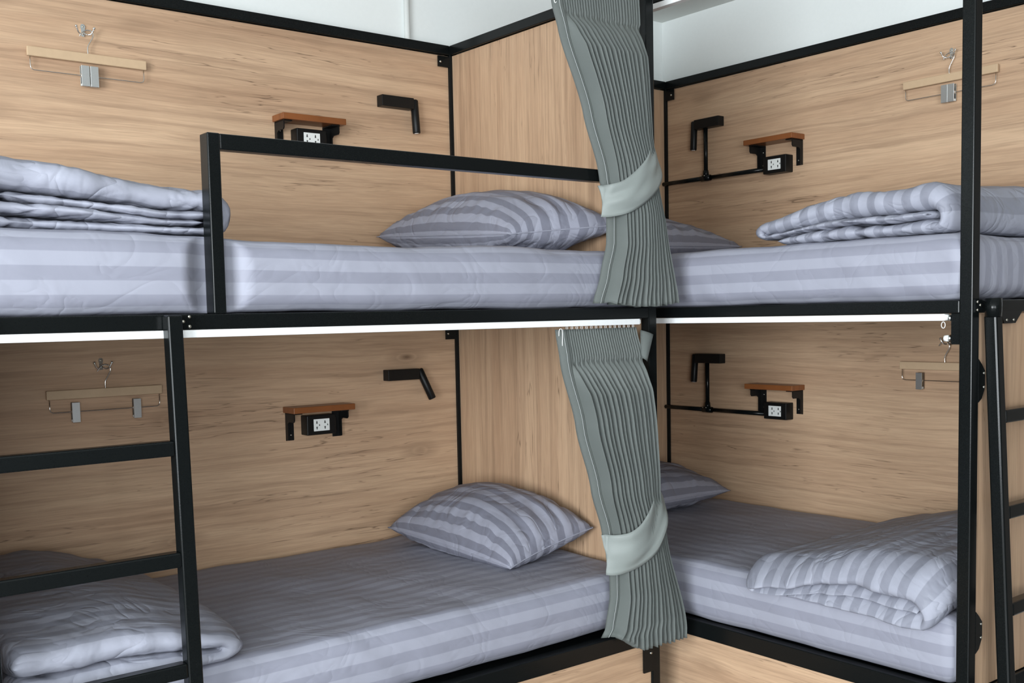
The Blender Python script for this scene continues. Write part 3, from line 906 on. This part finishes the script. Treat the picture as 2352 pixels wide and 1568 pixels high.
# lower curtain
cu = curtain('grey pleated curtain tied back in front of the lower bed',
        [(1.40, -0.390), (1.30, -0.388), (1.10, -0.340), (0.90, -0.288), (0.76, -0.247), (0.64, -0.218), (0.55, -0.218), (0.45, -0.240), (0.42, -0.262)],
        [(1.40, -0.052), (1.26, -0.035), (1.05, -0.018), (0.86, -0.012), (0.70, 0.020), (0.40, 0.100)],
        [(1.40, -1.068), (1.30, -1.086), (1.1, -1.098), (0.9, -1.106), (0.7, -1.110), (0.35, -1.112)],
        1.397, lambda u: 0.425 - 0.055 * ramp(u, 0.0, 0.35) - 0.008 * ramp(u, .6, 1), 0.100,
        (0.73, [(0.008, -1.080, 0.885), (0.002, -1.108, 0.850), (-0.035, -1.152, 0.800), (-0.10, -1.176, 0.740), (-0.165, -1.170, 0.703), (-0.215, -1.146, 0.690), (-0.240, -1.116, 0.690), (-0.22, -1.092, 0.695)],
         [0.025, 0.080, 0.105, 0.120, 0.126, 0.128, 0.126, 0.12]), 5.0)
# loose corner of the lower curtain's heading tape on the post side
bm = bmesh.new(); rows = []
for j in range(10):
    z = 1.388 - 0.088 * j / 9
    r = []
    for i in range(6):
        u = i / 5
        r.append(bm.verts.new((-0.048 + 0.010 * j / 9 * 0 + u * (0.050 - 0.030 * j / 9), -1.088 - 0.012 * math.sin(u * 2.2), z - 0.016 * u)))
    rows.append(r)
for j in range(9):
    for i in range(5):
        f = bm.faces.new((rows[j][i], rows[j + 1][i], rows[j + 1][i + 1], rows[j][i + 1])); f.smooth = True
bmesh.ops.solidify(bm, geom=bm.faces[:], thickness=0.002)
finish('tape_end', bm, M['curtain'], cu, True)

# ------------------------------------------------------------------ wall fittings: built for the left wall (face y = 0.012), then turned for the right wall
YW = 0.012
XW = xb + 0.012      # face of the right back panel

class Frame:
    """maps (along, out, up) to world. left wall: x grows to the corner; right wall: y grows to the corner"""
    def __init__(self, side): self.side = side
    def __call__(self, a, o, z):
        if self.side == 'L': return Vector((a, YW - o, z))
        return Vector((XW - o, a, z))

def fbox(name, F, a, b, material, parent, bev=0.002, seg=2):
    p = F(*a); q = F(*b)
    lo = Vector((min(p.x, q.x), min(p.y, q.y), min(p.z, q.z))); hi = Vector((max(p.x, q.x), max(p.y, q.y), max(p.z, q.z)))
    return box(name, lo, hi, material, parent, bev, seg)

def ftube(name, F, pts, r, material, parent, seg=10):
    return tube(name, [F(*p) for p in pts], r, material, parent, seg)

def reading_lamp(F, a, z, tilt_a, tilt_o, label, ln=0.155):
    """bar from a to a+ln along the wall, a tube hinged at the corner end"""
    t = empty('reading_lamp', F(a, 0, z), label, 'lamp', 'black wall reading lamps')
    fbox('wall_bar', F, (a, 0.0005, z - .021), (a + ln - 0.012, 0.040, z + .021), M['blackm'], t, 0.002)
    c = (a + ln, 0.022, z + 0.012)
    d = Vector((tilt_a, tilt_o, -math.sqrt(max(0.01, 1 - tilt_a ** 2 - tilt_o ** 2))))
    p0 = Vector(c) - d * 0.006; p1 = Vector(c) + d * 0.122
    bm = bmesh.new()
    pts = [p0, p0 + d * 0.004, p1 - d * .003, p1]
    add_tube(bm, [F(*p) for p in pts], [0.0115, 0.0150, 0.0150, 0.0135], 18)
    tb = finish('lamp_tube', bm, M['blackm'], t, True)
    ftube('hinge', F, [(a + ln - 0.016, 0.022, z + .004), (a + ln, 0.022, z + .004)], 0.011, M['blackm'], t, 12)
    bm = bmesh.new(); add_tube(bm, [F(*(p1 - d * .001)), F(*(p1 + d * .0012))], [0.0095, 0.008], 14)
    finish('lens', bm, M['lens'], tb, True)
    return t

def shelf_unit(F, a, z, label):
    """slab from a to a+0.25 along, 0.088 deep, on two black brackets"""
    t = empty('wall_shelf', F(a + .125, 0, z), label, 'shelf', 'small wooden wall shelves')
    fbox('board', F, (a, 0.0005, z - .022), (a + 0.25, 0.088, z), M['shelf'] if F.side == 'L' else M['shelf_y'], t, 0.002)
    for b0 in (a + 0.008, a + 0.198):
        flip = b0 > a + 0.1
        br = fbox('bracket', F, (b0, 0.0005, z - .125), (b0 + .032, 0.004, z - .0225), M['blackm'], t, 0.001)
        w0 = b0 + (0.032 - .004 if flip else 0.0)
        # web: tall narrow flange with a longer tab under the board
        pts = [(0.004, z - .125), (0.020, z - .122), (0.020, z - .062), (0.030, z - .055), (0.066, z - .055), (0.072, z - .048), (0.072, z - .0225), (0.004, z - .0225)]
        bm = bmesh.new()
        A = [bm.verts.new(F(w0, o, zz)) for o, zz in pts]; B = [bm.verts.new(F(w0 + .004, o, zz)) for o, zz in pts]
        bm.faces.new(A); bm.faces.new(B[::-1])
        for i in range(len(pts)): bm.faces.new((A[i], B[i], B[(i + 1) % len(pts)], A[(i + 1) % len(pts)]))
        bmesh.ops.recalc_face_normals(bm, faces=bm.faces)
        finish('bracket_web', bm, M['blackm'], br)
        fbox('bracket_foot', F, (b0, 0.004, z - .0265), (b0 + .032, 0.076, z - .0225), M['blackm'], br, 0.001)
        for zz in (z - .050, z - .105):
            q = F(b0 + (.012 if flip else .020), 0.004, zz)
            bolt(q, '-y' if F.side == 'L' else '-x', br, 0.0032, 0.002)
    return t

def outlet(F, a, z, label, slot_dir=1):
    """black back box a .. a+0.118, with a white double socket plate"""
    t = empty('socket_box', F(a + .06, 0, z), label, 'socket', 'black socket boxes')
    fbox('back_box', F, (a, 0.0005, z), (a + .118, 0.050, z + .072), M['blackm'], t, 0.003)
    pl = fbox('socket_plate', F, (a + .026, 0.050, z + .014), (a + .090, 0.0535, z + .058), M['white_plastic'], t, 0.001)
    for k in (0, 1):
        ca = a + .038 + k * 0.033
        for da, dz, wa, wz in ((0, .0105, .0030, .0050), (0, -.0105, .0030, .0050), (.0105 * slot_dir, .0, .0022, .0032)):
            # trapezium shaped hole
            pts = [(-wa, -wz), (wa, -wz), (wa * .5, wz), (-wa * .5, wz)] if dz >= 0 else [(-wa * .5, -wz), (wa * .5, -wz), (wa, wz), (-wa, wz)]
            bm = bmesh.new()
            A = [bm.verts.new(F(ca + da + p[0], 0.0530, z + .036 + dz + p[1])) for p in pts]
            B = [bm.verts.new(F(ca + da + p[0], 0.0537, z + .036 + dz + p[1])) for p in pts]
            bm.faces.new(A); bm.faces.new(B[::-1])
            for i in range(4): bm.faces.new((A[i], B[i], B[(i + 1) % 4], A[(i + 1) % 4]))
            bmesh.ops.recalc_face_normals(bm, faces=bm.faces)
            finish('socket_slot', bm, M['dark_slot'], pl)
    return t

def wall_hook(F, a, z, label):
    t = empty('wall_hook', F(a, 0, z), label, 'hook', 'chrome wall hooks')
    bm = bmesh.new()
    n = 16
    out = []
    for k in range(n):
        th = 2 * math.pi * k / n
        out.append((0.0085 * math.cos(th), 0.0085 * math.sin(th) + 0.012))
    pl = []
    for (zz, w) in ((0.0205, 0.003), (0.018, .0065), (0.012, 0.0085), (0.006, 0.0068), (-0.004, 0.0058), (-0.014, 0.0072), (-0.018, 0.005)):
        pl.append((zz, w))
    pts = [(-w, zz) for zz, w in pl] + [(w, zz) for zz, w in pl[::-1]]
    A = [bm.verts.new(F(a + p[0], 0.0005, z + p[1])) for p in pts]; B = [bm.verts.new(F(a + p[0] * .9, 0.0045, z + p[1])) for p in pts]
    bm.faces.new(A); bm.faces.new(B[::-1])
    for i in range(len(pts)): bm.faces.new((A[i], B[i], B[(i + 1) % len(pts)], A[(i + 1) % len(pts)]))
    bmesh.ops.recalc_face_normals(bm, faces=bm.faces)
    p = finish('hook_plate', bm, M['chrome'], t)
    for zz in (0.0125, -0.010):
        q = F(a, 0.0045, z + zz); bolt(q, '-y' if F.side == 'L' else '-x', p, 0.0030, 0.0018, 'screw')
    for s in (-1, 1):
        path = smooth_path([(0, 0.005, -0.006), (s * .010, 0.016, -0.014), (s * .020, 0.024, -0.010), (s * .027, 0.028, 0.004)], 6)
        ftube('prong', F, [(a + q[0], q[1], z + q[2]) for q in path], [0.0020] * (len(path) - 1) + [0.0026], M['chrome'], t, 8)
        bm = bmesh.new(); bmesh.ops.create_uvsphere(bm, u_segments=10, v_segments=8, radius=0.0042)
        c = F(a + s * .0275, 0.028, z + .006)
        for v in bm.verts: v.co += c
        finish('prong_tip', bm, M['chrome'], t, True)
    return t

def hanger(F, a, z, clips, label, hookz, drop=0.0, flip=1):
    """bar centred at a, its top at z. clips: list of offsets along the wire"""
    t = empty('clip_hanger', F(a, 0.02, z - .06), label, 'hanger', 'wooden clip hangers')
    o0 = 0.012; hl = 0.183
    def tz(da): return drop * da
    bm = bmesh.new(); add_box(bm, (-hl, o0, -0.029), (hl, o0 + .012, 0), 0.0025)
    for v in bm.verts:
        q = v.co.copy(); v.co = F(a + q.x, q.y, z + q.z + tz(q.x))
    bmesh.ops.recalc_face_normals(bm, faces=bm.faces)
    finish('bar', bm, M['hanger'], t)
    oc = o0 + .006
    hz = hookz - z
    f = flip
    path = smooth_path([(0, oc, -0.002), (0, oc, 0.020), (f * .010, oc, 0.040), (f * .018, oc, 0.056), (f * .015, oc, 0.070), (f * .002, oc, hz - 0.006), (-f * .012, oc, hz - 0.012), (-f * .024, oc, hz - 0.028)], 7)
    ftube('hook_wire', F, [(a + q[0], q[1], z + q[2]) for q in path], 0.0017, M['chrome'], t, 8)
    w = 0.174; dz = -0.070
    U = [(-w, 0, -0.028), (-w, 0, dz + .010), (-w + .003, 0, dz + .003), (-w + .010, 0, dz), (0, 0, dz), (w - .010, 0, dz), (w - .003, 0, dz + .003), (w, 0, dz + .010), (w, 0, -0.028)]
    wire = ftube('clip_wire', F, [(a + q[0], oc, z + q[2] + tz(q[0])) for q in U], 0.0014, M['chrome'], t, 8)
    for ca in clips:
        zt = z - 0.040 + tz(ca)
        cl = empty('clip', F(a + ca, oc, zt)); cl.parent = t; cl.location = F(a + ca, oc, zt) - abs_loc(t)
        fr = fbox('clip_front', F, (a + ca - .0125, oc + .010, zt - .064), (a + ca + .0125, oc + .0125, zt), M['clip'], cl, 0.0008, 1)
        fbox('clip_back', F, (a + ca - .0115, oc - .0060, zt - .062), (a + ca + .0115, oc - .0040, zt), M['chrome'], cl, 0.0008, 1)
        ftube('clip_pivot', F, [(a + ca - .011, oc + .002, zt - .030), (a + ca + .011, oc + .002, zt - .030)], 0.0055, M['chrome'], cl, 10)
        fbox('clip_jaw', F, (a + ca - .010, oc - .0040, zt - .062), (a + ca + .010, oc + .010, zt - .054), M['white_plastic'], cl, 0.001, 1)
    return t

def black_conduit(F, av, ztop, zj, a_end, a_box, label):
    t = empty('black_conduit', F(av, 0, zj), label, 'conduit', 'black conduits')
    ftube('riser', F, [(av, 0.0235, ztop), (av, 0.0235, zj + .012)], 0.0095, M['black'], t, 14)
    ftube('run', F, [(a_end, 0.0235, zj - .004), (av + .016, 0.0235, zj - .004)], 0.0095, M['black'], t, 14)
    ftube('run', F, [(av - .016, 0.0235, zj - .004), (a_box, 0.0235, zj - .004)], 0.0095, M['black'], t, 14)
    bm = bmesh.new(); add_tube(bm, [F(av + .026, 0.0235, zj - .004), F(av - .026, 0.0235, zj - .004)], 0.0135, 16)
    add_tube(bm, [F(av, 0.0235, zj), F(av, 0.0235, zj + .030)], [0.0150, 0.0118], 16)
    tj = finish('tee_joint', bm, M['black'], t, True)
    for da in (.018, -.002):
        bolt(F(av + da, 0.0365, zj + .006), '-y' if F.side == 'L' else '-x', tj, 0.003, 0.002)
    return t

FL_, FR_ = Frame('L'), Frame('R')
# reading lamps
reading_lamp(FL_, -0.335, 2.263, 0.03, 0.05, 'black reading lamp with straight tube above the guard rail, left wall')
reading_lamp(FL_, -0.343, 1.222, 0.36, 0.16, 'black reading lamp with its tube tilted outwards, lower left wall')
reading_lamp(FR_, -0.362, 2.283, 0.02, 0.04, 'black reading lamp on a vertical conduit, upper right wall')
reading_lamp(FR_, -0.362, 1.230, 0.00, 0.10, 'black reading lamp on a vertical conduit, lower right wall', 0.160)
# shelves and sockets
shelf_unit(FL_, -0.770, 2.166, 'small brown shelf above the guard rail, upper left wall')
shelf_unit(FL_, -0.770, 1.130, 'small brown shelf on the lower left wall')
shelf_unit(FR_, -0.790, 2.165, 'small brown shelf on the upper right wall')
shelf_unit(FR_, -0.790, 1.128, 'small brown shelf on the lower right wall')
outlet(FL_, -0.700, 2.052, 'black socket box half hidden by the guard rail')
outlet(FL_, -0.700, 1.022, 'black socket box under the lower left shelf')
outlet(FR_, -0.732, 2.016, 'black socket box under the upper right shelf', -1)
outlet(FR_, -0.732, 0.978, 'black socket box under the lower right shelf', -1)
black_conduit(FR_, -0.275, 2.262, 2.045, -0.015, -0.614, 'black conduit joining lamp and socket on the upper right wall')
black_conduit(FR_, -0.275, 1.209, 1.000, -0.015, -0.614, 'black conduit joining lamp and socket on the lower right wall')
# hooks and hangers
wall_hook(FL_, -1.410, 2.366, 'chrome wall hook on the upper left wall')
wall_hook(FL_, -1.405, 1.312, 'chrome wall hook on the lower left wall')
wall_hook(FR_, -1.432, 2.360, 'chrome wall hook on the upper right wall')
wall_hook(FR_, -1.440, 1.318, 'chrome wall hook on the lower right wall')
hanger(FL_, -1.402, 2.293, (-.014, .014), 'clip hanger on the upper left wall with two clips side by side', 2.372)
hanger(FL_, -1.398, 1.236, (-.098, .096), 'clip hanger with two clips apart on the lower left wall', 1.318)
hanger(FR_, -1.432, 2.288, (.013, -.013), 'clip hanger on the upper right wall, partly behind the post', 2.368, flip=-1)
hanger(FR_, -1.425, 1.236, (.098, -.096), 'clip hanger on the lower right wall, half hidden by the post', 1.325, flip=-1)
